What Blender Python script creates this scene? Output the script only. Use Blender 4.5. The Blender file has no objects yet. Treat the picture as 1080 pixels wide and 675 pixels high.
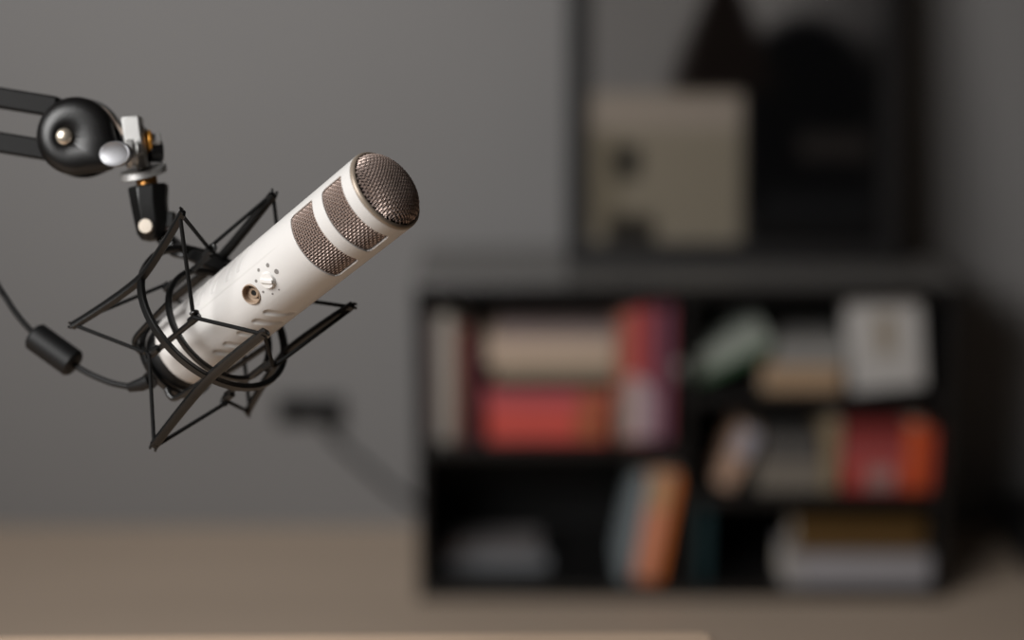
import bpy, bmesh, math, random
import numpy as np
from mathutils import Vector, Matrix

random.seed(7)
SC = bpy.context.scene
COL = SC.collection
PI = math.pi
R_ = math.radians

# ------------------------------------------------------------------ camera
F = 1950.0                       # focal length in pixels of a 1080 px wide frame
PITCH = R_(14.0)
CAM = Vector((0, 0, 1.33))
CR = Vector((1, 0, 0))
CU = Vector((0, math.sin(PITCH), math.cos(PITCH)))
CF = Vector((0, math.cos(PITCH), -math.sin(PITCH)))


def cw(v):                       # camera-space direction (right, up, forward) -> world
    return CR * v[0] + CU * v[1] + CF * v[2]


def P(px, py, z):                # where the thing seen at this pixel stands, z metres ahead
    return CAM + CR * ((px - 540) * z / F) + CU * ((337.5 - py) * z / F) + CF * z


def onplane(px, py, y):          # pixel -> (x, z) on the vertical plane at depth y
    d = CR * ((px - 540) / F) + CU * ((337.5 - py) / F) + CF
    t = y / d.y
    q = CAM + d * t
    return q.x, q.z


cam_d = bpy.data.cameras.new('camera')
cam = bpy.data.objects.new('camera', cam_d)
COL.objects.link(cam)
cam.location = CAM
cam.rotation_euler = (PI / 2 - PITCH, 0, 0)
cam_d.sensor_width = 36
cam_d.lens = F * 36 / 1080
cam_d.clip_start = 0.05
cam_d.dof.use_dof = True
cam_d.dof.focus_distance = 1.175
cam_d.dof.aperture_fstop = 2.0
SC.camera = cam

# ------------------------------------------------------------------ materials


def lin(c):
    return tuple((v / 255 / 12.92) if v / 255 <= 0.04045 else ((v / 255 + 0.055) / 1.055) ** 2.4 for v in c)


def mat(name, rgb, rough=0.5, metal=0.0, var=0.06, scale=40.0, bump=0.0, bscale=200.0, spec=0.5, stretch=None, coat=0.0):
    m = bpy.data.materials.new(name)
    m.use_nodes = True
    nt = m.node_tree
    b = nt.nodes['Principled BSDF']
    b.inputs['Roughness'].default_value = rough
    b.inputs['Metallic'].default_value = metal
    b.inputs['Specular IOR Level'].default_value = spec
    b.inputs['Coat Weight'].default_value = coat
    tc = nt.nodes.new('ShaderNodeTexCoord')
    mp = nt.nodes.new('ShaderNodeMapping')
    if stretch:
        mp.inputs['Scale'].default_value = stretch
    nt.links.new(tc.outputs['Object'], mp.inputs['Vector'])
    n = nt.nodes.new('ShaderNodeTexNoise')
    n.inputs['Scale'].default_value = scale
    n.inputs['Detail'].default_value = 4
    nt.links.new(mp.outputs['Vector'], n.inputs['Vector'])
    mx = nt.nodes.new('ShaderNodeMix')
    mx.data_type = 'RGBA'
    l = lin(rgb)
    mx.inputs[6].default_value = (*[v * (1 - var) for v in l], 1)
    mx.inputs[7].default_value = (*[min(1, v * (1 + var)) for v in l], 1)
    nt.links.new(n.outputs['Fac'], mx.inputs[0])
    nt.links.new(mx.outputs[2], b.inputs['Base Color'])
    if bump:
        n2 = nt.nodes.new('ShaderNodeTexNoise')
        n2.inputs['Scale'].default_value = bscale
        nt.links.new(mp.outputs['Vector'], n2.inputs['Vector'])
        bp = nt.nodes.new('ShaderNodeBump')
        bp.inputs['Strength'].default_value = bump
        bp.inputs['Distance'].default_value = 0.001
        nt.links.new(n2.outputs['Fac'], bp.inputs['Height'])
        nt.links.new(bp.outputs['Normal'], b.inputs['Normal'])
    return m


M = {
    'wall': mat('grey_wall_paint', (126, 124, 123), 0.85, var=0.03, scale=3, bump=0.3, bscale=300, spec=0.2),
    'floor': mat('tan_floor', (178, 160, 143), 0.6, var=0.12, scale=2.5, stretch=(0.4, 3, 1), spec=0.25),
    'white': mat('white_body', (217, 214, 211), 0.42, var=0.01, scale=60, coat=0.08),
    'knobw': mat('white_knob', (236, 233, 229), 0.3, var=0.01),
    'ring': mat('beige_rim', (158, 144, 129), 0.4, metal=0.35, var=0.03),
    'wire': mat('nickel_wire', (190, 170, 160), 0.42, metal=0.5, var=0.05, scale=300),
    'liner': mat('dark_foam', (28, 15, 22), 0.95, var=0.2, scale=300),
    'dot': mat('grey_print', (128, 124, 120), 0.6, var=0.02),
    'jack': mat('beige_plastic', (160, 138, 118), 0.45, var=0.03),
    'hole': mat('hole_black', (12, 10, 10), 0.6, var=0.05),
    'cap': mat('black_rubber', (11, 11, 12), 0.55, spec=.35, var=0.1),
    'blk': mat('satin_black_plastic', (12, 12, 12), 0.36, spec=.55, var=0.08, scale=80, bump=0.1, bscale=900),
    'cord': mat('black_elastic', (12, 12, 12), 0.75, spec=.25, var=0.2, scale=900, bump=0.3, bscale=1500),
    'arm': mat('black_powder_coat', (14, 13, 13), 0.6, spec=.22, var=0.06, bump=0.15, bscale=1200),
    'shell': mat('black_shell', (15, 14, 14), 0.36, spec=.45, var=0.05, bump=0.1, bscale=1200),
    'strip': mat('pale_spacer', (178, 160, 146), 0.45, metal=0.3, var=0.05),
    'steel': mat('silver_zinc', (186, 185, 183), 0.42, metal=0.6, var=0.05, scale=150),
    'dull': mat('dull_zinc', (150, 150, 153), 0.5, metal=0.85, var=0.05, scale=150),
    'rivet': mat('nickel_rivet', (216, 204, 186), 0.28, metal=0.8, var=0.03),
    'brass': mat('brass_thread', (150, 104, 52), 0.35, metal=0.8, var=0.1, scale=200),
    'gold': mat('gold_washer', (226, 160, 72), 0.3, metal=0.8, var=0.05),
    'cream': mat('cream_screw', (214, 202, 186), 0.45, var=0.03),
    'wood': mat('light_wood', (206, 180, 156), 0.5, var=0.13, scale=9, stretch=(1.2, 14, 14)),
    'top': mat('top_board_painted_sheen', (100, 97, 94), 0.16, var=0.08, scale=8, stretch=(1, 8, 8), spec=1.0),  # black board lightened to grey: reflected wall sheen painted into its colour
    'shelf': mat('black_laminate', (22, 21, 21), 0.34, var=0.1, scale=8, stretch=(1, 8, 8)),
    'shelfin': mat('black_back_panel', (17, 16, 16), 0.6, var=0.1, scale=8),
    'frame': mat('black_frame', (24, 22, 22), 0.4, var=0.1, scale=20),
    'socket': mat('black_socket', (15, 14, 14), 0.45, var=0.1),
    'paper': mat('book_paper', (196, 186, 172), 0.9, var=0.08, scale=8, stretch=(1, 1, 60)),
    'box': mat('black_box', (18, 17, 17), 0.6, var=0.15, scale=14),
}

# ------------------------------------------------------------------ mesh helpers


class MB:                        # collects shapes, links them as ONE mesh
    def __init__(s):
        s.v, s.f = [], []

    def add(s, vs, fs):
        o = len(s.v)
        s.v += [Vector(v) for v in vs]
        s.f += [tuple(i + o for i in f) for f in fs]
        return s

    def box(s, c, ax, ay, az):   # centre + three half-axis vectors
        c, ax, ay, az = Vector(c), Vector(ax), Vector(ay), Vector(az)
        vs = [c + ax * i + ay * j + az * k for i in (-1, 1) for j in (-1, 1) for k in (-1, 1)]
        return s.add(vs, [(0, 1, 3, 2), (4, 6, 7, 5), (0, 4, 5, 1), (2, 3, 7, 6), (0, 2, 6, 4), (1, 5, 7, 3)])

    def bx(s, x0, x1, y0, y1, z0, z1):
        return s.box(((x0 + x1) / 2, (y0 + y1) / 2, (z0 + z1) / 2), ((x1 - x0) / 2, 0, 0), (0, (y1 - y0) / 2, 0), (0, 0, (z1 - z0) / 2))

    def loft(s, secs, closed=False, caps=True):   # sections: lists of equal length
        n = len(secs[0])
        vs = [p for q in secs for p in q]
        fs = []
        m = len(secs)
        for i in range(m if closed else m - 1):
            for j in range(n):
                a, b = i * n + j, i * n + (j + 1) % n
                c, d = ((i + 1) % m) * n + (j + 1) % n, ((i + 1) % m) * n + j
                fs.append((a, b, c, d))
        if caps and not closed:
            fs.append(tuple(range(n)))
            fs.append(tuple((m - 1) * n + j for j in range(n)))
        return s.add(vs, fs)

    def tube(s, path, r, n=10, closed=False):
        path = [Vector(p) for p in path]
        secs = []
        ref = None
        m = len(path)
        for i, p in enumerate(path):
            a = path[(i - 1) % m] if (closed or i > 0) else path[i]
            b = path[(i + 1) % m] if (closed or i < m - 1) else path[i]
            t = (b - a).normalized()
            if ref is None:
                ref = t.orthogonal().normalized()
            ref = (ref - t * ref.dot(t)).normalized()
            bi = t.cross(ref)
            rr = r[i] if isinstance(r, (list, tuple)) else r
            secs.append([p + (ref * math.cos(2 * PI * k / n) + bi * math.sin(2 * PI * k / n)) * rr for k in range(n)])
        return s.loft(secs, closed)

    def lathe(s, prof, o, ax, n=48, closed_prof=False):   # prof: (along axis, radius)
        o, ax = Vector(o), Vector(ax).normalized()
        u = ax.orthogonal().normalized()
        w = ax.cross(u)
        vs, fs = [], []
        m = len(prof)
        for h, r in prof:
            for k in range(n):
                t = 2 * PI * k / n
                vs.append(o + ax * h + (u * math.cos(t) + w * math.sin(t)) * r)
        for i in range(m if closed_prof else m - 1):
            for k in range(n):
                k2 = (k + 1) % n
                i2 = (i + 1) % m
                fs.append((i * n + k, i * n + k2, i2 * n + k2, i2 * n + k))
        if not closed_prof:
            if prof[0][1] > 1e-6:
                fs.append(tuple(range(n)))
            if prof[-1][1] > 1e-6:
                fs.append(tuple((m - 1) * n + k for k in range(n)))
        return s.add(vs, fs)

    def build(s, name, m, parent=None, bevel=0.0, segs=2, smooth=True, angle=40, weld=True):
        me = bpy.data.meshes.new(name)
        base = Vector((0, 0, 0))
        q = parent
        while q is not None:
            base += q.location
            q = q.parent
        me.from_pydata([tuple(v - base) for v in s.v], [], s.f)
        bm = bmesh.new()
        bm.from_mesh(me)
        if weld:
            bmesh.ops.remove_doubles(bm, verts=bm.verts, dist=1e-6)
        bmesh.ops.recalc_face_normals(bm, faces=bm.faces)
        bm.to_mesh(me)
        bm.free()
        me.materials.append(m)
        o = bpy.data.objects.new(name, me)
        COL.objects.link(o)
        o.parent = parent
        if bevel:
            b = o.modifiers.new('bevel', 'BEVEL')
            b.width = bevel
            b.segments = segs
            b.limit_method = 'ANGLE'
            b.angle_limit = R_(35)
        if smooth:
            me.polygons.foreach_set('use_smooth', [True] * len(me.polygons))
            try:
                me.set_sharp_from_angle(angle=R_(angle))
            except Exception:
                pass
        return o


def thing(name, label, cat, loc, group=None):
    o = bpy.data.objects.new(name, None)
    COL.objects.link(o)
    o.empty_display_size = 0.05
    o.location = loc
    o['label'] = label
    o['category'] = cat
    if group:
        o['group'] = group
    return o


def struct(o):
    o['kind'] = 'structure'
    return o


def crom(pts, n=8):              # Catmull-Rom through points
    pts = [Vector(p) for p in pts]
    q = [pts[0] * 2 - pts[1]] + pts + [pts[-1] * 2 - pts[-2]]
    out = []
    for i in range(1, len(q) - 2):
        for k in range(n):
            t = k / n
            a, b, c, d = q[i - 1], q[i], q[i + 1], q[i + 2]
            out.append(0.5 * ((2 * b) + (c - a) * t + (2 * a - 5 * b + 4 * c - d) * t * t + (3 * b - a - 3 * c + d) * t ** 3))
    out.append(pts[-1])
    return out


# ------------------------------------------------------------------ room shell
WALL_Y = 3.584
struct(MB().bx(-3.4, 3.4, WALL_Y, WALL_Y + 0.12, 0, 2.9).build('wall_back', M['wall'], smooth=False))
struct(MB().bx(-3.4, 3.4, -1.6, WALL_Y + 0.12, -0.1, 0.0).build('floor', M['floor'], smooth=False))
struct(MB().bx(-3.52, -3.4, -1.6, WALL_Y + 0.12, 0, 2.9).build('wall_left', M['wall'], smooth=False))
struct(MB().bx(3.4, 3.52, -1.6, WALL_Y + 0.12, 0, 2.9).build('wall_right', M['wall'], smooth=False))
struct(MB().bx(-3.52, 3.52, -1.6, WALL_Y + 0.12, 2.9, 3.0).build('ceiling', M['wall'], smooth=False))

struct(MB().bx(-3.52, 3.52, -1.72, -1.6, 0, 2.9).build('wall_front', M['wall'], smooth=False))

# ------------------------------------------------------------------ microphone frame
def axes(C, ang, tilt):
    """axis (rear to front), radial dir nearest the viewer, tangential dir (down-right)"""
    r = Vector(C).normalized()
    e = Vector((math.cos(ang), math.sin(ang), 0))
    u = (e - r * e.dot(r)).normalized()
    a = (u * math.cos(tilt) - r * math.sin(tilt)).normalized()
    w = (-r - a * (-r).dot(a)).normalized()
    v = w.cross(a)
    if v.dot(Vector((.629, -.777, 0))) < 0:
        v = -v
    return cw(a), cw(w), cw(v)


def camvec(px, py, z):
    return Vector(((px - 540) * z / F, (337.5 - py) * z / F, z))


MC = camvec(401.3, 205, 1.155)
MA, MW, MV = axes(MC, R_(38.9), R_(33))
MO = CAM + cw(MC)


def mp(t, rho, phi):             # millimetres back from the rim, millimetres from the axis, degrees
    p = R_(phi)
    return MO - MA * (t / 1000) + (MW * math.cos(p) + MV * math.sin(p)) * (rho / 1000)


def mrad(t):
    return 28.0 - 1.2 * t / 190


mic = thing('microphone', 'white cylindrical broadcast microphone with woven metal grilles, held in the black wire cradle', 'microphone', mp(110, 0, 0))

# --- body shell
W_T = ((4.8, 24.0), (33.3, 55.2))
W_C, W_H, W_R = -2.5, 61.0, 3.2  # window centre, half width in degrees, corner radius mm
JT, JP, JR = 108.0, -4.5, 6.3


def in_window(t, ph):
    for t0, t1 in W_T:
        for c in (W_C, W_C + 180):
            d = (ph - c + 180) % 360 - 180
            x = abs(d) * PI / 180 * 28
            hx = W_H * PI / 180 * 28
            y = abs(t - (t0 + t1) / 2)
            hy = (t1 - t0) / 2
            if x < hx and y < hy:
                ex, ey = x - (hx - W_R), y - (hy - W_R)
                if ex > 0 and ey > 0 and ex * ex + ey * ey > W_R * W_R:
                    continue
                return True
    return False


def smooth(a, b, x):
    x = max(0, min(1, (x - a) / (b - a)))
    return x * x * (3 - 2 * x)


GROOVES = (109, 121, 137, 152, 163)


def body_r(t, ph):
    r = mrad(t)
    if t > 200:
        r -= 1.6 * ((t - 200) / 4) ** 2
    d = abs((ph + 6 + 180) % 360 - 180)
    if t > 62:
        r += 0.35 * (smooth(26.5, 30, d) - 1) * smooth(62, 84, t) * (1 if 170 < ph < 360 else max(0, 1 - ph / 20))
    if 100 < t < 172:
        for c in (0, 180):
            d = abs((ph + 9 - c + 180) % 360 - 180)
            if 33 < d < 90:
                for g in GROOVES:
                    tg = g - 0.2 * (d - 39)
                    dx = max(0, (40 - d)) * PI / 180 * 27
                    dd = math.hypot(t - tg, dx)
                    if dd < 3.2:
                        r -= (1.5 if ph < 180 else 2.2) * (1 - smooth(1.0, 3.6, dd)) * (1 - smooth(70, 84, d))
    return r


ts = list(np.arange(-3.5, 0, 0.5)) + list(np.arange(0, 62, 0.48)) + list(np.arange(62, 100, 1.0)) + list(np.arange(100, 172, 0.5)) + list(np.arange(172, 200, 2.0)) + list(np.arange(200, 204.1, 0.5))
NPH = 540
vs, fs = [], []
cosw = [(math.cos(2 * PI * k / NPH), math.sin(2 * PI * k / NPH)) for k in range(NPH)]
for t in ts:
    for k in range(NPH):
        r = body_r(t, k * 360 / NPH) / 1000
        vs.append(MO - MA * (t / 1000) + MW * (cosw[k][0] * r) + MV * (cosw[k][1] * r))
for i in range(len(ts) - 1):
    tm = (ts[i] + ts[i + 1]) / 2
    for k in range(NPH):
        pm = (k + .5) * 360 / NPH
        if tm < 60 and in_window(tm, pm):
            continue
        if abs(tm - JT) < JR:
            d = (pm - JP + 180) % 360 - 180
            if math.hypot(tm - JT, d * PI / 180 * 27.2) < JR:
                continue
        k2 = (k + 1) % NPH
        fs.append((i * NPH + k, i * NPH + k2, (i + 1) * NPH + k2, (i + 1) * NPH + k))
body = MB().add(vs, fs).build('body', M['white'], mic, angle=60, weld=False)
so = body.modifiers.new('shell', 'SOLIDIFY')
so.thickness = 0.0016
so.offset = -1

# --- side grille: woven wires round the head
PT = 1.85
NW = 90
rho0, amp, wr = 25.9, 0.38, 0.36
g = MB()
rows = int(57 / PT)


def strand(g, pts, nrm, r=wr, closed=False):
    n = len(pts)
    secs = []
    for i in range(n):
        a = pts[(i - 1) % n] if (closed or i) else pts[i]
        b = pts[(i + 1) % n] if (closed or i < n - 1) else pts[i]
        t = (b - a).normalized()
        u = nrm[i]
        s = t.cross(u).normalized()
        secs.append([pts[i] + (u * c + s * d) * (r / 1000) for c, d in ((1, 0), (.0, 1), (-1, 0), (0, -1))])
    g.loft(secs, closed, caps=False)


for j in range(NW):
    ph = 360 * j / NW
    nv = MW * math.cos(R_(ph)) + MV * math.sin(R_(ph))
    pts = [mp(1.5 + PT * i / 2, rho0 + amp * math.cos(PI * i / 2 + PI * j), ph) for i in range(rows * 2 + 1)]
    strand(g, pts, [nv] * len(pts))
for i in range(rows + 1):
    pts, nn = [], []
    for k in range(NW * 2):
        ph = 360 * k / (2 * NW)
        pts.append(mp(1.5 + PT * i, rho0 - amp * math.cos(PI * k / 2 + PI * i), ph))
        nn.append(MW * math.cos(R_(ph)) + MV * math.sin(R_(ph)))
    strand(g, pts, nn, closed=True)
g.build('side_grille', M['wire'], mic, weld=False, angle=80)

# --- end grille: woven dome
DR, DH, DT = 25.4, 11.5, -4.5


def dome(x, y, off):
    r = min(1.0, math.hypot(x, y) / DR)
    h = DH * math.sqrt(max(0, 1 - r ** 2.5))
    e = 0.02
    h2 = DH * math.sqrt(max(0, 1 - min(1, r + e) ** 2.5))
    sl = (h - h2) / (e * DR)
    n = MA + (MW * (x / DR) + MV * (y / DR)).normalized() * sl if r > 1e-4 else MA.copy()
    n.normalize()
    p = MO - MA * (DT / 1000) + MA * (h / 1000) + (MW * x + MV * y) / 1000
    return p + n * (off / 1000), n


g = MB()
ROT = R_(22)
cr, sr = math.cos(ROT), math.sin(ROT)
NH = int(DR / PT)
for d in (0, 1):
    for j in range(-NH, NH + 1):
        c = j * PT
        half = math.sqrt(DR * DR - c * c)
        pts, nn = [], []
        m = int(half / (PT / 2))
        for i in list(range(-m, m + 1)):
            s_ = i * PT / 2
            o = amp * math.cos(PI * i / 2 + PI * j) * (1 if d == 0 else -1)
            x, y = (s_, c) if d == 0 else (c, s_)
            p, n = dome(x * cr - y * sr, x * sr + y * cr, o)
            pts.append(p)
            nn.append(n)
        if len(pts) > 2:
            strand(g, pts, nn)
g.build('end_grille', M['wire'], mic, weld=False, angle=80)

# --- dark liner behind the mesh
prof = [(-DT + DH * math.sqrt(max(0, 1 - (k / 16) ** 2.5)) - 1.0, DR * k / 16 * 0.97) for k in range(17)]
prof += [(-1, 24.9), (-60, 24.9), (-60, 0)]
MB().lathe([(a / 1000, b / 1000) for a, b in prof], MO, MA, 64).build('foam_liner', M['liner'], mic)
# --- rim ring
prof = [(3.4, 27.95), (4.6, 27.95), (5.6, 27.7), (6.2, 27.1), (6.5, 26.4), (6.2, 25.8), (5.0, 25.5), (3.0, 25.4), (3.0, 26.5)]
MB().lathe([(a / 1000, b / 1000) for a, b in prof], MO, MA, 96, closed_prof=True).build('rim_ring', M['ring'], mic)
# --- rear cap
prof = [(-203.5, 24.4), (-205, 25.3), (-212, 25.3), (-215, 24.6), (-216.5, 22), (-217, 0)]
MB().lathe([(a / 1000, b / 1000) for a, b in prof], MO, MA, 72).build('end_cap', M['cap'], mic)


def surf(t, ph, lift=0.0):       # point and outward normal on the body
    p = R_(ph)
    n = MW * math.cos(p) + MV * math.sin(p)
    return mp(t, body_r(t, ph % 360) + lift, ph), n


# --- volume knob
c, n = surf(90.0, -5)
tv = n.cross(MA).normalized()
kb = MB().lathe([(-0.001, 0.0056), (0.0003, 0.0056), (0.0006, 0.0053), (0.0013, 0.0052), (0.0018, 0.0049), (0.002, 0)], c, n, 40)
kn = kb.build('volume_knob', M['knobw'], mic)
dv = (MA * 0.8 - tv * 0.6).normalized()
dv2 = n.cross(dv)
gb = MB().box(c + n * 0.0022, dv * 0.0046, dv2 * 0.0014, n * 0.0009)
gb.build('grip', M['knobw'], kn, bevel=0.0005)
# --- printed level dots
for t, ph, r in ((98.5, -14.5, 1.05), (92.5, -24.5, 1.15), (84, -21.5, 1.4), (80.5, -7, 1.7), (99, 3, .85), (94.5, 13, .7), (88.5, 14, .6)):
    c, n = surf(t, ph, 0.0)
    MB().lathe([(-0.0003, r / 1000), (0.00012, r / 1000), (0.00016, 0)], c, n, 24).build('level_dot', M['dot'], mic)
# --- headphone socket
c, n = surf(JT, JP)
prof = [(-0.0006, .0070), (.0003, .0068), (.0005, .0064), (.0002, .0060), (-.0035, .0056), (-.0040, .0036), (-.0030, .0034), (-.0030, .0020), (-.006, .0019), (-.006, .0), (-.007, .0), (-.007, .0062), (-.0006, .0064)]
jk = MB().lathe(prof, c, n, 48, closed_prof=True).build('headphone_jack', M['jack'], mic)
MB().lathe([(-.0062, .0018), (-.0034, .0019), (-.0034, 0)], c, n, 24).build('hole', M['hole'], jk)
for q in (-1, 1):
    MB().lathe([(-.0045, .0006), (-.0036, .0006), (-.0036, 0)], c + n.cross(MA).normalized() * (q * .0045), n, 16).build('screw', M['hole'], jk)

# ------------------------------------------------------------------ shock mount
ZM = 1.234
OC = camvec(226.06, 334.2, ZM)
OA, OW, OV = axes(OC, 0.7977, 0.6415)
OO = CAM + cw(OC)


def om(t, rho, phi):             # outer frame coordinates (mm forward, mm, degrees)
    p = R_(phi)
    return OO + OA * (t / 1000) + (OW * math.cos(p) + OV * math.sin(p)) * (rho / 1000)


IT = 165.6                       # the cradle's ring sits here along the microphone
mount = thing('shock_mount', 'black spider shock mount of rings, flared arms and elastic cords around the microphone', 'shock mount', OO)


def ring_prof(R, w, h):
    b = 0.6
    return [(-w / 2, R - h / 2 + b), (-w / 2 + b, R - h / 2), (w / 2 - b, R - h / 2), (w / 2, R - h / 2 + b), (w / 2, R + h / 2 - b), (w / 2 - b, R + h / 2), (-w / 2 + b, R + h / 2), (-w / 2, R + h / 2 - b)]


MB().lathe([(a / 1000, b / 1000) for a, b in ring_prof(56.7, 5.0, 4.0)], OO, OA, 120, True).build('outer_ring', M['blk'], mount)
IC = mp(IT, 0, 0)
RI = 41.6
MB().lathe([(a / 1000, b / 1000) for a, b in ring_prof(RI, 4.2, 3.4)], IC, MA, 120, True).build('inner_ring', M['blk'], mount)

A0 = math.degrees(-1.1208)
LF, LR, RF, RR = 64.0, 63.3, 66.7, 69.9
for k in range(4):
    ph = A0 + 90 * k
    secs = []
    for i in range(25):
        u = -1 + 2 * i / 24
        t = LF * u if u > 0 else LR * u
        e = (RF if u > 0 else RR) - 57.2
        rho = 57.2 + e * abs(u) ** 1.35
        tap = 1.0 - 0.1 * abs(u)
        hw, hh = 3.1 * tap, 2.4 * tap
        dphi = hw / rho * 180 / PI
        b = 0.5
        sec = []
        for sx, sy in ((-1, -1 + b / 2), (-1, 1 - b / 2), (-1 + b / 2, 1), (1 - b / 2, 1), (1, 1 - b / 2), (1, -1 + b / 2), (1 - b / 2, -1), (-1 + b / 2, -1)):
            sec.append(om(t, rho + hh * sy, ph + dphi * sx))
        secs.append(sec)
    am = MB().loft(secs)
    # forked tips that hold the cord
    for u, t, rho in ((1, LF, RF), (-1, -LR, RR)):
        for s_ in (-1, 1):
            am.tube([om(t - 2 * u, rho, ph + s_ * 1.5), om(t + 0.6 * u, rho + 1.0, ph + s_ * 1.6), om(t + 0.8 * u, rho + 3.0, ph + s_ * 1.6)], 0.0009, 8)
    am.build('frame_arm', M['blk'], mount, angle=50)

R0 = math.degrees(-0.3044)
CLF, CLR = 22.5, 25.5            # rod reach in front of / behind the ring


def ic(t, rho, phi):             # cradle coordinates: mm forward of its ring
    return mp(IT - t, rho, phi)


hooks = {}
for k in range(4):
    ph = R0 + 90 * k
    rod = MB().tube([ic(-CLR + 1, RI, ph), ic(CLF - 1, RI, ph)], 0.0021, 12).build('cradle_rod', M['blk'], mount)
    for s_, L in ((1, CLF), (-1, -CLR)):
        # a fat clip that swallows the cord, opening outwards
        mb = MB().tube([ic(L - 7 * s_, RI + 1.2, ph), ic(L - 6 * s_, RI + 1.6, ph), ic(L + 2.2 * s_, RI + 2.0, ph), ic(L + 3.0 * s_, RI + 1.8, ph)], [0.0018, 0.0029, 0.0029, 0.0016], 12)
        mb.tube(crom([ic(L + 1.5 * s_, RI + 1, ph - 2), ic(L + 3.6 * s_, RI + 2.6, ph - 3), ic(L + 3.4 * s_, RI + 5.2, ph - 3), ic(L + 0.6 * s_, RI + 6.0, ph - 3)], 5), 0.0013, 8)
        mb.build('cord_clip', M['blk'], rod)
        hooks[(s_, k)] = ic(L + 0.5 * s_, RI + 4.6, ph)

# elastic cord zigzag: clip - arm tip - clip - arm tip ...
for s_, t, rho in ((1, LF - 1, RF + 1.8), (-1, -LR + 1, RR + 1.8)):
    path = []
    for k in range(4):
        tip = om(t, rho, A0 + 90 * k)
        hk = hooks[(s_, k)]
        nx = om(t, rho, A0 + 90 * (k + 1))
        for a, b in ((tip, hk), (hk, nx)):
            for i in range(6):
                path.append(a.lerp(b, 0.02 + 0.96 * i / 5))
    MB().tube(path, 0.00135, 10, closed=True).build('elastic_cord', M['cord'], mount)

# legs from the inner ring to the collar round the rear cap
for base in (0, 180):
    for pts in (((0, 41.6, -50), (-30, 37.5, -53), (-44, 36.3, -51), (-48.5, 34, -46), (-49, 29.3, -38)),
                ((0, 41.6, 32), (-20, 38.5, 35), (-44, 36.3, 34), (-48.5, 34, 30), (-49, 29.3, 23))):
        q = [ic(a, b, c + base) for a, b, c in pts]
        MB().tube(crom(q, 6), 0.0021, 10).build('cradle_leg', M['blk'], mount)
MB().lathe([(a / 1000 - .049, b / 1000) for a, b in ring_prof(28.2, 5.0, 3.2)], IC, MA, 96, True).build('collar', M['blk'], mount)

# swivel that carries the ring from the boom
ZS = 1.268
PXM = ZS / F                     # metres per pixel there


def S(px, py, dz=0.0):           # dz: metres towards the viewer
    return P(px, py, ZS - dz)


def octa(px, py, rx, rd, dirx, depth, n=8):
    c = S(px, py)
    return [c + dirx * (rx * math.cos(2 * PI * (k + .5) / n)) + depth * (rd * math.sin(2 * PI * (k + .5) / n)) for k in range(n)]


dirx = (CR * 0.99 + CU * 0.13).normalized()
dpt = -CF
secs = [octa(156.0, 195.5, .0132, .0125, dirx, dpt), octa(156.5, 198, .0142, .0135, dirx, dpt), octa(157.5, 214, .0130, .0130, dirx, dpt),
        octa(160, 232, .0122, .0122, dirx, dpt), octa(160.5, 245, .0106, .0108, dirx, dpt), octa(160.0, 252, .0070, .0078, dirx, dpt), octa(159.5, 254.5, .002, .003, dirx, dpt)]
sw = MB().loft(secs).build('swivel', M['blk'], mount, bevel=0.0006, angle=30)
MB().lathe([(-.004, .0050), (.0145, .0050), (.0152, .0046), (.0154, 0)], S(160.5, 239.5, -0.0025), (dpt - CR * 0.12).normalized(), 32).build('screw_cap', M['cream'], sw)
tg = MB()
ring_att = om(0, 56.7, 206 - 22)
ringp2 = om(0, 57.5, 206 + 12)
path = crom([S(161, 238, -.004), S(170, 247, -.006), S(186, 262, -.004), S(203, 269, .004), ring_att], 6)
for off in (0,):
    secs = []
    for i, p in enumerate(path):
        a = path[max(0, i - 1)]
        b = path[min(len(path) - 1, i + 1)]
        t = (b - a).normalized()
        up = (CU - t * CU.dot(t)).normalized()
        sd = t.cross(up)
        f = i / (len(path) - 1)
        hu, hs = .0058 - .0018 * f, .0065
        secs.append([p + up * (hu * x) + sd * (hs * y) for x, y in ((1, .7), (.7, 1), (-.7, 1), (-1, .7), (-1, -.7), (-.7, -1), (.7, -1), (1, -.7))])
    tg.loft(secs)
tg.tube([ring_att, om(0, 58, 195), ringp2], 0.0042, 10)
tg.build('ring_bracket', M['blk'], mount, angle=50)
# side lug between swivel and bracket
MB().box(S(178, 232, -.002), CR * .0045, CU * .0055, CF * .006).build('lug', M['blk'], mount, bevel=.001)

# ------------------------------------------------------------------ boom arm
DESK_Z = 0.745
clamp_xy = (-0.62, 1.22)
boom = thing('boom_arm', 'black studio boom arm with two parallel tubes, rounded end joint and silver thumb screw', 'boom arm', (clamp_xy[0], clamp_xy[1], DESK_Z))
adir = (CR * math.cos(R_(-9.5)) + CU * math.sin(R_(-9.5)) - CF * 0.05).normalized()
aup = (CU - adir * CU.dot(adir)).normalized()
afw = adir.cross(aup)
if afw.dot(CF) > 0:
    afw = -afw                   # towards the viewer


def teardrop(scale, n=64, cpx=(80, 143.5), rad=41.5, tip=(117, 149), tipr=7.0, tip2=(114, 172), tipr2=8.0):
    """outline in pixels around the pivot: hull of two circles"""
    pts = []
    for k in range(n):
        a = 2 * PI * k / n
        d = (math.cos(a), math.sin(a))
        best = max((c[0] * d[0] + c[1] * d[1] + r, c, r) for c, r in ((cpx, rad), (tip, tipr), (tip2, tipr2)))
        pts.append((best[1][0] + d[0] * best[2], best[1][1] + d[1] * best[2]))
    return pts


PV = (68, 145)


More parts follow.
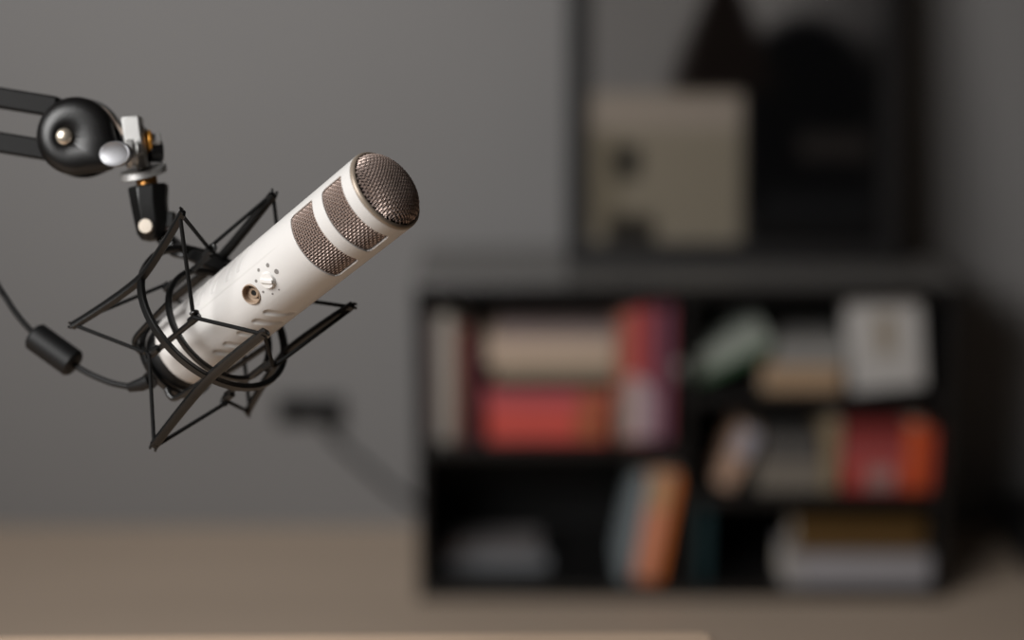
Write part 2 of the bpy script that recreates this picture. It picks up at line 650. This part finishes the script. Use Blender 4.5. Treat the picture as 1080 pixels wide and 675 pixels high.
def shell_mesh(dz0, sgn, shift=0.0, **kw):
    out = teardrop(1, **kw)
    # dished face: pivot well, rounded crown, falling edge (millimetres)
    prof = ((0.02, 3.0), (0.12, 3.4), (0.2, 5.4), (0.3, 7.0), (0.5, 7.7), (0.7, 7.2), (0.84, 5.9), (0.93, 4.0), (0.985, 1.6), (1.0, -1.5), (0.985, -4.5))
    secs = []
    for u, h in prof:
        secs.append([S(PV[0] + (x - PV[0]) * u + shift, PV[1] + (y - PV[1]) * u, dz0 + sgn * h / 1000) for x, y in out])
    return MB().loft(secs)


sh = shell_mesh(.010, 1).build('end_joint_shell', M['shell'], boom, angle=60)
shell_mesh(-.014, -1, cpx=(88, 146), rad=42, tip=(126, 141), tipr=7).build('end_joint_shell', M['shell'], boom, angle=60)
# spacer between the shells with a pale edge
out = teardrop(1, cpx=(85, 146), rad=42, tip=(125, 143), tipr=8)
secs = [[S(80 + (x - 80) * .965, 146 + (y - 146) * .965, d) for x, y in out] for d in (.006, -.010)]
MB().loft(secs).build('joint_core', M['shell'], boom, angle=50)
o2 = [p for p in teardrop(1, n=260, cpx=(85, 146), rad=42, tip=(125, 143), tipr=8) if p[0] > 97 and p[1] < 142]
o2.sort()
st = MB()
secs = []
for x, y in [(o2[int(i * (len(o2) - 1) / 14)]) for i in range(15)]:
    q = [S(80 + (x - 80) * s_, 146 + (y - 146) * s_, d) for s_, d in ((.975, .0066), (.975, .0030), (.90, .0030), (.90, .0066))]
    secs.append(q)
st.loft(secs)
st.build('spacer_edge', M['strip'], boom)
MB().lathe([(-.001, .0062), (.0025, .0060), (.0042, .0050), (.0052, .0028), (.0055, 0)], S(68.5, 144.5, .0135), -CF, 32).build('rivet', M['rivet'], boom)

# two square tubes to the elbow
TUBE_L = 0.52
ends = []
for (px, py) in ((62, 113.5), (62, 160.5)):
    p1 = S(px, py, -.002)
    p0 = p1 - adir * TUBE_L
    hs = .0070
    MB().box((p0 + p1) / 2, adir * (TUBE_L / 2), aup * hs, afw * hs).build('arm_tube', M['arm'], boom, bevel=.0016, segs=3)
    ends.append(p0)
elb = (ends[0] + ends[1]) / 2 - adir * 0.02
MB().lathe([(-.020, .024), (-.018, .034), (.018, .034), (.020, .024)], elb, afw, 48).build('elbow_joint', M['shell'], boom)
piv = Vector((clamp_xy[0], clamp_xy[1], DESK_Z + .09))
ld = (elb - piv).normalized()
lsd = ld.cross(afw).normalized()
for q in (-1, 1):
    a, b = piv + lsd * (.012 * q) + ld * .012, elb + lsd * (.017 * q)
    d = (b - a)
    u = d.normalized()
    s1 = afw
    s2 = u.cross(s1).normalized()
    MB().box((a + b) / 2, d / 2, s2 * .007, s1 * .007).build('arm_tube', M['arm'], boom, bevel=.0016)
MB().lathe([(-.018, .02), (-.016, .028), (.016, .028), (.018, .02)], piv, afw, 40).build('base_joint', M['shell'], boom)
cl = MB().lathe([(0, .034), (.006, .034), (.010, .022), (.075, .016), (.078, .012)], (clamp_xy[0], clamp_xy[1], DESK_Z), (0, 0, 1), 40)
cl.build('desk_base', M['shell'], boom)

# clevis hardware at the tip
tilt = (CU * 0.992 - CR * 0.125).normalized()     # long axis of the bracket
tx = (CR * 0.992 + CU * 0.125).normalized()
sb = MB()
sb.box(S(141.5, 144, .002), tx * .0062, tilt * .0135, CF * .0075)
sb.box(S(149.5, 157, -.001), tx * .0040, tilt * .0150, CF * .0075)
sb.build('clevis_bracket', M['steel'], boom, bevel=.0012)
hexa = []
for d in (.0026, -.0026):
    c = S(151.5, 181.5, .0) + tilt * d
    tl = (CR * .975 + CU * .2).normalized()
    hexa.append([c + tl * (.0160 * math.cos(2 * PI * k / 24)) + CF * (.0110 * math.sin(2 * PI * k / 24)) + CU * (.0035 * math.sin(2 * PI * k / 24)) for k in range(24)])
MB().loft(hexa).build('flange', M['steel'], boom, bevel=.0006, angle=50)
MB().lathe([(-.010, .0072), (.004, .0072), (.005, .0068)], S(154.5, 189, 0), tilt, 32).build('brass_adapter', M['brass'], boom)
hx = (CR * .93 + CF * .30 + CU * .05).normalized()
MB().lathe([(-.0012, .0078), (.0012, .0078)], S(157.2, 149, -.001), hx, 32).build('washer', M['gold'], boom, bevel=.0003)
MB().lathe([(0, .0064), (.006, .0064), (.0066, .0058)], S(158.8, 149.5, -.002), hx, 6).build('hex_nut', M['steel'], boom, bevel=.0004)
MB().lathe([(0, .0074), (.0075, .0074), (.0085, .0066)], S(158.4, 160, -.003), hx, 32).build('lock_ring', M['shell'], boom, bevel=.0004)
# thumb screw: barrel plus flat oval paddle
ts_ = MB().lathe([(-.0070, .0094), (-.0055, .0102), (-.0035, .0102), (-.0030, .0086), (-.0010, .0086), (0, .0095)], S(144, 162, .008), hx, 40)
ts_.lathe([(-.018, .0066), (-.006, .0066)], S(145, 161.5, .008), hx, 32)
tsb = ts_.build('thumb_screw', M['steel'], boom, angle=35)
pn = (-CF * .84 - CR * .50 - CU * .02).normalized()
pu = (CR - pn * CR.dot(pn)).normalized()
pv = pn.cross(pu)
secs = []
for h, s_ in ((-.0050, .72), (-.0030, .95), (-.0004, 1.0), (.0010, .98), (.0014, .92), (.0009, .84), (.0001, .6), (-.0003, .3), (-.0004, .02)):
    secs.append([S(121.5, 162.5, .024) + pn * h + pu * (.0140 * s_ * math.cos(2 * PI * k / 40)) + pv * (.0088 * s_ * math.sin(2 * PI * k / 40)) for k in range(40)])
MB().loft(secs).build('paddle', M['dull'], tsb, angle=60)

# ------------------------------------------------------------------ microphone cable
cable = thing('microphone_cable', 'thin black cable with a ferrite bead running from the microphone rear out of frame', 'cable', P(57, 370, 1.285))
pth = crom([P(137, 408, 1.255), P(118, 404, 1.262), P(98, 396, 1.27), P(80, 386, 1.278), P(57, 369, 1.285), P(34, 350, 1.285), P(18, 332, 1.285), P(6, 314, 1.285), P(-6, 294, 1.286),
            P(-40, 225, 1.30), P(-75, 150, 1.30), P(-110, 128, 1.30), P(-250, 104, 1.30)], 8)
MB().tube(pth, .0021, 12).build('cord', M['cap'], cable)
b0, b1 = P(35.5, 353.5, 1.285), P(78.5, 384.5, 1.279)
bd = (b1 - b0).normalized()
Lb = (b1 - b0).length
MB().lathe([(-.001, .004), (0, .0086), (.0018, .0102), (Lb - .0018, .0102), (Lb, .0086), (Lb + .001, .004)], b0, bd, 36).build('ferrite_bead', M['cap'], cable, angle=30)
pl = MB()
pp = [mp(219.5, 14, -4), P(157, 402.5, 1.246), P(149, 405.5, 1.250), P(137, 408.5, 1.255)]
pl.tube([pp[0], pp[1]], [.0062, .0058], 14)
pl.tube([pp[1].lerp(pp[0], .1), pp[2], pp[3]], [.0050, .0046, .0033], 14)
pl.build('plug', M['cap'], cable)

# ------------------------------------------------------------------ desk
desk = thing('desk', 'light wood desk top at the bottom edge with a rounded corner', 'desk', (-0.5, 1.0, 0))
yaw = R_(1.0)
rx = Vector((math.cos(yaw), math.sin(yaw), 0))
ry = Vector((-math.sin(yaw), math.cos(yaw), 0))
dc = Vector((0.156, 1.343, 0))   # far right corner
L_, W_, rc = 1.45, 0.72, 0.012
outl = []
for cx_, cy_, a0 in ((-rc, -rc, 0), (-L_ + rc, -rc, 90), (-L_ + rc, -W_ + rc, 180), (-rc, -W_ + rc, 270)):
    for k in range(9):
        a = R_(a0 + 90 * k / 8)
        outl.append((cx_ + rc * math.cos(a), cy_ + rc * math.sin(a)))


def dp(x, y, z):
    return dc + rx * x + ry * y + Vector((0, 0, z))


MB().loft([[dp(x, y, z) for x, y in outl] for z in (DESK_Z - .028, DESK_Z)]).build('tabletop', M['wood'], desk, bevel=.003, segs=3, angle=50)
for x in (-.07, -L_ + .07):
    for y in (-.07, -W_ + .07):
        MB().box(dp(x, y, (DESK_Z - .028) / 2), rx * .022, ry * .022, Vector((0, 0, (DESK_Z - .028) / 2))).build('leg', M['arm'], desk, bevel=.003)

# ------------------------------------------------------------------ bookcase
BF = 3.192
BD = 0.33
XL, XR = -0.1735, 0.797
ZT = onplane(540, 300, BF)[1]
TH = 0.020
bc = thing('bookcase', 'low black open bookcase with five compartments, standing on floor against the grey wall', 'bookcase', ((XL + XR) / 2, BF + BD / 2, 0))


def zf(py, y=BF):
    return onplane(540, py, y)[1]


def xf(px, py, y=BF):
    return onplane(px, py, y)[0]


XD = xf(724, 450)
z_bot = 0.024
zA = zf(467, BF + .02)           # shelf tops
zR1 = zf(414, BF + .02)
zR2 = zf(519, BF + .02)
bk = lambda mb, n, m='shelf': mb.build(n, M[m], bc, bevel=.0012)
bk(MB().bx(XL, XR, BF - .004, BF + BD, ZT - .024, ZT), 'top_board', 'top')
bk(MB().bx(XL, XR, BF - .0075, BF - .0035, ZT - .026, ZT - .0012), 'front_cover_strip')  # added strip, keeps the front black below the lightened top
bk(MB().bx(XL, XL + TH * .75, BF, BF + BD, 0, ZT - .024), 'side_panel')
bk(MB().bx(XR - TH, XR, BF, BF + BD, 0, ZT - .024), 'side_panel')
bk(MB().bx(XD - .009, XD + .009, BF + .002, BF + BD - .006, z_bot, ZT - .024), 'divider')
bk(MB().bx(XL + TH * .75, XR - TH, BF + .002, BF + BD - .006, 0.0, z_bot), 'bottom_board')
bk(MB().bx(XL + TH * .75, XD - .009, BF + .004, BF + BD - .006, zA - .022, zA), 'shelf')
bk(MB().bx(XD + .009, XR - TH, BF + .004, BF + BD - .006, zR1 - .020, zR1), 'shelf')
bk(MB().bx(XD + .009, XR - TH, BF + .004, BF + BD - .006, zR2 - .020, zR2), 'shelf')
bk(MB().bx(XL + TH * .75, XR - TH, BF + BD - .006, BF + BD, 0, ZT - .024), 'back_panel', 'shelfin')

# ------------------------------------------------------------------ books
BMATS = {}


def bmat(rgb):
    k = tuple(rgb)
    if k not in BMATS:
        BMATS[k] = mat('book_cloth', [min(238, (v * .88 + sum(k) / 3 * .12) * .94) for v in k], 0.6, var=0.08, scale=25)
    return BMATS[k]


def book(label, group, rect, floor, rgb, pose='upright', inset=.03, depth=.16, lean=0.0, band=None, pages=False, cat='book', paper=None):
    """rect = px extent (x0, x1, y0, y1) on the front of the shelf; lean in degrees, + leans to the right"""
    y0 = BF + inset
    x0, zt = onplane(rect[0], rect[2], y0)
    x1, zb = onplane(rect[1], rect[3], y0)
    if lean:
        wd, hg = rect[4] * 1.0, rect[5]
    else:
        wd, hg = x1 - x0, zt - zb
    if floor is not None:
        zb = floor
    cx_ = (x0 + x1) / 2
    o = thing('book', label, cat, (cx_, y0 + depth / 2, zb), group)
    a = R_(lean)
    # pivot: the lower corner the book leans away from
    ex = Vector((math.cos(a), 0, -math.sin(a)))
    ez = Vector((math.sin(a), 0, math.cos(a)))
    org = Vector((cx_, y0, zb))
    if lean > 0:
        org = Vector((cx_, y0, zb)) + Vector((0, 0, wd / 2 * math.sin(a)))
    elif lean < 0:
        org = Vector((cx_, y0, zb)) + Vector((0, 0, wd / 2 * math.sin(-a)))
    flat = pose == 'flat'

    def bxl(mb, u0, u1, v0, v1, d0, d1):   # u across, v up, d inward
        c = org + ex * ((u0 + u1) / 2) + ez * ((v0 + v1) / 2) + Vector((0, (d0 + d1) / 2, 0))
        mb.box(c, ex * ((u1 - u0) / 2), ez * ((v1 - v0) / 2), Vector((0, (d1 - d0) / 2, 0)))
    b = .0022
    hw = wd / 2
    cov, pg = MB(), MB()
    s0, s1 = (depth - b, depth) if pages else (0, b)       # where the spine stands
    p0, p1 = (.004, depth - b) if pages else (b, depth - .004)
    if pose == 'upright':
        bxl(cov, -hw, -hw + b, 0, hg, 0, depth)
        bxl(cov, hw - b, hw, 0, hg, 0, depth)
        bxl(cov, -hw + b, hw - b, 0, hg, s0, s1)
        bxl(pg, -hw + b, hw - b, .003, hg - .003, p0, p1)
    elif flat:
        bxl(cov, -hw, hw, 0, b, 0, depth)
        bxl(cov, -hw, hw, hg - b, hg, 0, depth)
        bxl(cov, -hw, hw, b, hg - b, s0, s1)
        bxl(pg, -hw + .003, hw - .003, b, hg - b, p0, p1)
    else:                        # face out
        bxl(cov, -hw, hw, 0, hg, 0, b)
        bxl(cov, -hw, hw, 0, hg, depth - b, depth)
        bxl(cov, -hw, -hw + b, 0, hg, b, depth - b)
        bxl(pg, -hw + b, hw - .004, .003, hg - .003, b, depth - b)
    cov.build('cover', bmat(rgb), o, bevel=.0006, segs=1)
    pg.build('pages', bmat(paper) if paper else M['paper'], o, smooth=False)
    if band:
        for (u0, u1, v0, v1, c) in band:   # printed panels: fractions of width and height
            mb = MB()
            bxl(mb, -hw + wd * u0, -hw + wd * u1, hg * v0, hg * v1, -.0006, .0004)
            mb.build('printed_panel', bmat(c), o, smooth=False)
    return o


G1 = 'books in the upper left compartment'
z = zA
book('thick mauve-grey book standing at the far left of the upper left compartment', G1, (447, 462, 336, 466), z, (160, 140, 139), depth=.18)
book('pale grey book standing second from left, beside the mauve-grey one', G1, (462.5, 477, 334, 466), z, (176, 168, 158), depth=.18)
book('thin tan book standing between the pale grey and the maroon books', G1, (477.5, 484, 343, 466), z, (128, 98, 66), depth=.17)
book('maroon book standing right of the thin tan one', G1, (484.5, 496, 345, 466), z, (112, 42, 42), depth=.17)
book('short dark plum book standing left of the horizontal pile', G1, (496.5, 505, 362, 466), z, (62, 24, 38), depth=.16)
hs = [(514, 640, 431, 466, (222, 78, 66)), (512, 646, 413, 431, (196, 78, 84)), (520, 640, 401, 413, (44, 40, 38)), (520, 650, 386, 401, (150, 132, 108)), (513, 648, 359, 386, (196, 170, 148)), (524, 650, 347, 359, (140, 122, 118))]
labs = ['bright red book lying at the bottom of the upper left pile', 'pinkish red book lying second from bottom, on the bright red one', 'thin near-black book lying in the middle of the upper left pile',
        'khaki book lying between the thin black and thick beige books', 'thick beige book lying near the top of the upper left pile', 'thin mauve-grey book lying on top of the upper left pile']
zz = z
for i, (a, b, c, d, rgb) in enumerate(hs):
    h = zf(c, BF + .03) - zf(d, BF + .03)
    book(labs[i], G1, (a, b, c, d), zz, rgb, 'flat', depth=.19, pages=False, band=[(.74, .97, .1, .9, (170, 92, 52))] if i in (0, 1) else None)
    zz += zf(c, BF + .03) - zf(d, BF + .03) + .0004
book('brown-orange book standing right of the horizontal pile, pale at its foot', G1, (651, 662, 335, 466), z, (176, 96, 68), depth=.18, band=[(.06, .94, .02, .42, (150, 122, 104))])
book('coral red book standing with a pale pink lower half', G1, (662.5, 675, 328, 466), z, (190, 70, 66), depth=.18, band=[(.05, .95, .02, .5, (190, 166, 164))])
book('rosy red book standing with a mauve lower half', G1, (675.5, 686, 324, 466), z, (178, 64, 70), depth=.18, band=[(.05, .95, .02, .45, (180, 150, 158))])
book('tall dark red book standing higher than its neighbours', G1, (686.5, 695, 313, 466), z, (118, 46, 54), depth=.18, band=[(.1, .9, .02, .35, (160, 120, 130))])
book('slate blue book standing right of the tall dark red one', G1, (695.5, 701, 322, 466), z, (92, 78, 112), depth=.18)
book('narrow crimson book standing beside the divider', G1, (701.5, 707, 316, 466), z, (150, 58, 70), depth=.18)

G2 = 'books in the lower left compartment'
h0 = zf(597, BF + .1) - zf(609, BF + .1)
book('grey book lying flat at the bottom left of the bookcase', G2, (468, 578, 597, 609), z_bot, (122, 124, 128), 'flat', inset=.10, depth=.10)
book('darker grey-brown book lying on the grey one', G2, (472, 570, 585, 597), z_bot + h0 + .0004, (104, 99, 99), 'flat', inset=.10, depth=.09, band=[(.0, .16, .1, .9, (84, 58, 46))])
book('grey-teal book leaning right at the left of three leaning books', G2, (650, 668, 490, 612, .022, .208), z_bot, (132, 142, 146), lean=9, depth=.17)
book('salmon book with tan top leaning in the middle of three', G2, (664, 694, 490, 612, .034, .214), z_bot, (232, 150, 118), lean=9, depth=.17, band=[(.04, .96, .66, .98, (196, 160, 118))])
book('orange book leaning right, nearest the divider', G2, (686, 700, 490, 612, .018, .212), z_bot, (226, 112, 30), lean=9, depth=.17)

G3 = 'books in the upper right compartment'
z = zR1
h1 = zf(388, BF + .03) - zf(414, BF + .03)
book('tan book lying flat under a grey one on the upper right shelf', G3, (806, 888, 388, 414), z, (178, 144, 110), 'flat', depth=.16)
book('grey book lying on the tan one beside the white tilted book', G3, (817, 892, 363, 388), z + h1 + .0004, (138, 135, 131), 'flat', depth=.16)
book('pale green-grey book slanting against the flat pair', G3, (728, 812, 340, 412, .176, .052), z, (150, 156, 146), 'flat', lean=-27, depth=.15, band=[(0, 1, 0, .28, (54, 92, 58))])
book('white book facing out, tilted left, with a beige picture', G3, (903, 976, 315, 411, .130, .166), z, (192, 187, 183), 'face', lean=-6, depth=.05, band=[(.36, .64, .38, .85, (158, 144, 126))], inset=.02)

G4 = 'books in the middle right compartment'
z = zR2
book('cream and tan book leaning right at the left of the middle shelf', G4, (750, 778, 455, 519, .032, .118), z, (196, 156, 130), lean=24, depth=.14, band=[(.0, 1, .55, 1, (170, 164, 174))])
h2 = zf(490, BF + .03) - zf(519, BF + .03)
book('grey-beige book lying flat under a darker one on middle shelf', G4, (800, 866, 490, 519), z, (128, 118, 106), 'flat', depth=.15)
book('dark taupe book lying on the grey-beige one', G4, (806, 864, 464, 490), z + h2 + .0004, (84, 80, 77), 'flat', depth=.15)
book('khaki book standing left of the red pile', G4, (870, 884, 446, 519), z, (150, 128, 96), depth=.15)
zz = z
for a, b, c, d, rgb, lb, bd_ in ((889, 956, 493, 519, (196, 58, 50), 'red book with a pale label lying at the bottom of the red pile', [(.36, .80, .1, .9, (170, 130, 124))]),
                                (888, 956, 471, 493, (176, 60, 58), 'rose red book lying in the middle of the red pile', [(.02, .98, .38, .5, (186, 110, 108))]),
                                (890, 956, 450, 471, (140, 42, 40), 'dark maroon book lying on top of the red pile', None)):
    book(lb, G4, (a, b, c, d), zz, rgb, 'flat', depth=.16, band=bd_)
    zz += zf(c, BF + .03) - zf(d, BF + .03) + .0004
book('bright orange book standing at the right end of the middle shelf', G4, (957.5, 972, 450, 519), z, (232, 88, 26), depth=.16)
book('vermilion book standing against the right side panel', G4, (972.5, 983, 456, 519), z, (206, 66, 36), depth=.16)

G5 = 'books in the lower right compartment'
h3 = zf(592, BF + .012) - zf(623, BF + .012)
book('large pale grey book lying at the bottom right of the bookcase', G5, (828, 980, 592, 623), z_bot, (160, 156, 160), 'flat', inset=.012, depth=.12, band=[(.0, .13, .0, 1, (166, 161, 160))])
book('dark gold book lying on the large pale grey one', G5, (838, 974, 560, 592), z_bot + h3 + .0004, (92, 62, 14), 'flat', inset=.03, depth=.10)
book('dark teal book standing next to the divider', G5, (735, 747, 517, 612), z_bot, (22, 60, 66), depth=.17)

# ------------------------------------------------------------------ picture leaning on the bookcase
pic = thing('framed_picture', 'large black framed picture behind glass, leaning on wall above the bookcase', 'picture', (0.40, BF + .2, ZT))
PB = BF + .195                   # bottom edge depth
px0, pz0 = onplane(596, 272, PB)
px1, _ = onplane(946, 272, PB)
PH = 0.92
lean = math.atan2(WALL_Y - .012 - PB - .03, PH)
pe = Vector((0, math.sin(lean), math.cos(lean)))
pn_ = Vector((0, -math.cos(lean), math.sin(lean)))
pw = px1 - px0
po = Vector((px0, PB, ZT + .001))
FW = .034


def pp_(u, v, d):                # u across, v up, d forward of the back
    return po + Vector((u, 0, 0)) + pe * v + pn_ * d


def pbox(mb, u0, u1, v0, v1, d0, d1):
    mb.box(pp_((u0 + u1) / 2, (v0 + v1) / 2, (d0 + d1) / 2), Vector(((u1 - u0) / 2, 0, 0)), pe * ((v1 - v0) / 2), pn_ * ((d1 - d0) / 2))


fb = MB()
pbox(fb, 0, FW, 0, PH, 0, .025)
pbox(fb, pw - FW, pw, 0, PH, 0, .025)
pbox(fb, FW, pw - FW, 0, FW, 0, .025)
pbox(fb, FW, pw - FW, PH - FW, PH, 0, .025)
fb.build('frame', M['frame'], pic, bevel=.002, smooth=False)


def sd_box(u, v, u0, u1, v0, v1, s):
    return smooth(-s, s, u - u0) * smooth(-s, s, u1 - u) * smooth(-s, s, v - v0) * smooth(-s, s, v1 - v)


def pcol(u, v):                  # colours of the scene behind the glass: u, v in 0..1 of the sheet
    c = Vector((104, 101, 99))
    def mixc(c, k, w):
        return c * (1 - w) + Vector(k) * w
    c = mixc(c, (46, 44, 44), smooth(.55, 1.0, u) * .75)
    c = mixc(c, (16, 15, 15), smooth(.48, .58, u) * (1 - smooth(.26, .36, v)))
    # dark seated shape
    e = ((u - .74) / .22) ** 2 + ((v - .23) / .13) ** 2
    c = mixc(c, (6, 6, 7), 1 - smooth(.6, 1.2, e))
    # brown-black cone beside it
    wid = .17 * (1 - smooth(.22, .48, v)) + .02
    c = mixc(c, (18, 13, 11), (1 - smooth(wid * .6, wid * 1.2, abs(u - .47))) * smooth(.2, .24, v) * (1 - smooth(.42, .52, v)))
    c = mixc(c, (6, 6, 7), sd_box(u, v, .535, .95, .05, .24, .02) * .8)
    c = mixc(c, (40, 36, 34), sd_box(u, v, .72, .96, .13, .175, .02) * .9)
    c = mixc(c, (28, 28, 29), sd_box(u, v, .6, .98, .03, .08, .02) * .6)
    # beige cabinet
    c = mixc(c, (118, 110, 97), sd_box(u, v, .015, .53, .0, .235, .008))
    c = mixc(c, (132, 122, 112), sd_box(u, v, .015, .53, .178, .235, .012))
    c = mixc(c, (88, 80, 66), sd_box(u, v, .02, .13, .02, .17, .02) * .5)
    c = mixc(c, (26, 25, 23), sd_box(u, v, .10, .19, .105, .15, .015) * .9)
    c = mixc(c, (22, 20, 18), sd_box(u, v, .08, .24, .0, .04, .015) * .9)
    return c


NU, NV = 80, 160
vs, fs, cols = [], [], []
for j in range(NV + 1):
    for i in range(NU + 1):
        vs.append(pp_(FW + (pw - 2 * FW) * i / NU, FW + (PH - 2 * FW) * j / NV, .008))
        cols.append(lin(pcol(i / NU, j / NV / 1.38)))
for j in range(NV):
    for i in range(NU):
        a = j * (NU + 1) + i
        fs.append((a, a + 1, a + NU + 2, a + NU + 1))
pm = bpy.data.materials.new('coloured_sheet')
pm.use_nodes = True
at = pm.node_tree.nodes.new('ShaderNodeVertexColor')
at.layer_name = 'print'
pm.node_tree.links.new(at.outputs['Color'], pm.node_tree.nodes['Principled BSDF'].inputs['Base Color'])
pm.node_tree.nodes['Principled BSDF'].inputs['Roughness'].default_value = .9
pm.node_tree.nodes['Principled BSDF'].inputs['Specular IOR Level'].default_value = .05
pr = MB().add(vs, fs).build('print', pm, pic, smooth=False, weld=False)
ca = pr.data.color_attributes.new('print', 'FLOAT_COLOR', 'POINT')
for i, c in enumerate(cols):
    ca.data[i].color = (*c, 1)
mb = MB()
pbox(mb, .004, pw - .004, .004, PH - .004, 0, .004)
mb.build('backing_board', M['frame'], pic, smooth=False)
gm = bpy.data.materials.new('picture_glass')
gm.use_nodes = True
nt = gm.node_tree
for n_ in list(nt.nodes):
    if n_.type != 'OUTPUT_MATERIAL':
        nt.nodes.remove(n_)
tr = nt.nodes.new('ShaderNodeBsdfTransparent')
gl = nt.nodes.new('ShaderNodeBsdfGlossy')
gl.inputs['Roughness'].default_value = .02
fr_ = nt.nodes.new('ShaderNodeFresnel')
fr_.inputs['IOR'].default_value = 1.2
ms = nt.nodes.new('ShaderNodeMixShader')
nt.links.new(fr_.outputs[0], ms.inputs[0])
nt.links.new(tr.outputs[0], ms.inputs[1])
nt.links.new(gl.outputs[0], ms.inputs[2])
nt.links.new(ms.outputs[0], nt.nodes['Material Output'].inputs['Surface'])
mb = MB()
pbox(mb, FW - .004, pw - FW + .004, FW - .004, PH - FW + .004, .012, .0135)
mb.build('glass', gm, pic, smooth=False)

# ------------------------------------------------------------------ wall socket and lead
sx0, sz1 = onplane(291, 419, WALL_Y - .01)
sx1, sz0 = onplane(362, 447, WALL_Y - .01)
sk = thing('wall_socket', 'wide black double power socket mounted on the grey wall left of the bookcase', 'socket', ((sx0 + sx1) / 2, WALL_Y, sz0))
MB().bx(sx0, sx1, WALL_Y - .012, WALL_Y, sz0, sz1).build('cover_plate', M['socket'], sk, bevel=.003)
for q in (.27, .73):
    cx_ = sx0 + (sx1 - sx0) * q
    MB().lathe([(0, .021), (.003, .021), (.003, .018), (-.004, .017), (-.004, 0)], (cx_, WALL_Y - .012, (sz0 + sz1) / 2), (0, -1, 0), 36).build('outlet', M['cap'], sk)
ld_ = thing('power_lead', 'thin dark lead drooping from the wall socket to behind the bookcase', 'cable', (sx1 - .03, WALL_Y - .03, sz0))
qx = sx0 + (sx1 - sx0) * .73
qz = (sz0 + sz1) / 2
a1 = onplane(352, 462, WALL_Y - .015)
a2 = onplane(385, 492, WALL_Y - .012)
a3 = onplane(415, 518, WALL_Y - .012)
a4 = onplane(455, 545, WALL_Y - .012)
MB().tube(crom([(qx, WALL_Y - .040, qz - .002), (qx + .002, WALL_Y - .042, qz - .02), (a1[0], WALL_Y - .02, a1[1]), (a2[0], WALL_Y - .012, a2[1]), (a3[0], WALL_Y - .012, a3[1]), (a4[0], WALL_Y - .012, a4[1])], 8), .0062, 10).build('cord', M['socket'], ld_)
MB().lathe([(-.004, .016), (.012, .017), (.028, .014), (.032, .008)], (qx, WALL_Y - .0125, qz), (0, -1, 0), 28).build('plug', M['socket'], ld_)

# ------------------------------------------------------------------ dark box at the right edge
bxx, bz = onplane(1084, 640, 3.3)
bxo = thing('storage_box', 'black lidded box on the floor at the right edge of the frame', 'box', (bxx + .15, 3.42, 0))
MB().bx(bxx, bxx + .30, 3.31, 3.55, 0, .06).build('box_base', M['box'], bxo, bevel=.003)
MB().bx(bxx - .004, bxx + .304, 3.306, 3.554, .06, .082).build('lid', M['box'], bxo, bevel=.003)

# ------------------------------------------------------------------ light
w = bpy.data.worlds.new('world')
SC.world = w
w.use_nodes = True
bg = w.node_tree.nodes['Background']
bg.inputs['Color'].default_value = (1.0, .97, .94, 1)
bg.inputs['Strength'].default_value = .55


def area(name, loc, target, sx, sy, power, col, spread=180):
    d = bpy.data.lights.new(name, 'AREA')
    d.shape = 'RECTANGLE'
    d.size, d.size_y = sx, sy
    d.energy = power
    d.spread = R_(spread)
    d.color = col
    o = bpy.data.objects.new(name, d)
    COL.objects.link(o)
    o.location = loc
    o.rotation_euler = (Vector(target) - Vector(loc)).to_track_quat('-Z', 'Y').to_euler()
    return o


area('wall_fill_light', (-1.7, 1.3, 2.0), (-0.25, 3.58, 1.05), 1.0, 1.0, 18.5, (1, .99, .975), 100)  # unseen lamp added for the wall alone, spread narrowed to shape its falloff
area('key_light', (-1.15, 0.3, 1.9), (-0.1, 1.2, 1.05), 0.9, 0.9, 16.5, (1, .99, .975), 120)

SC.view_settings.view_transform = 'Standard'
SC.view_settings.look = 'None'
SC.view_settings.exposure = 0.0
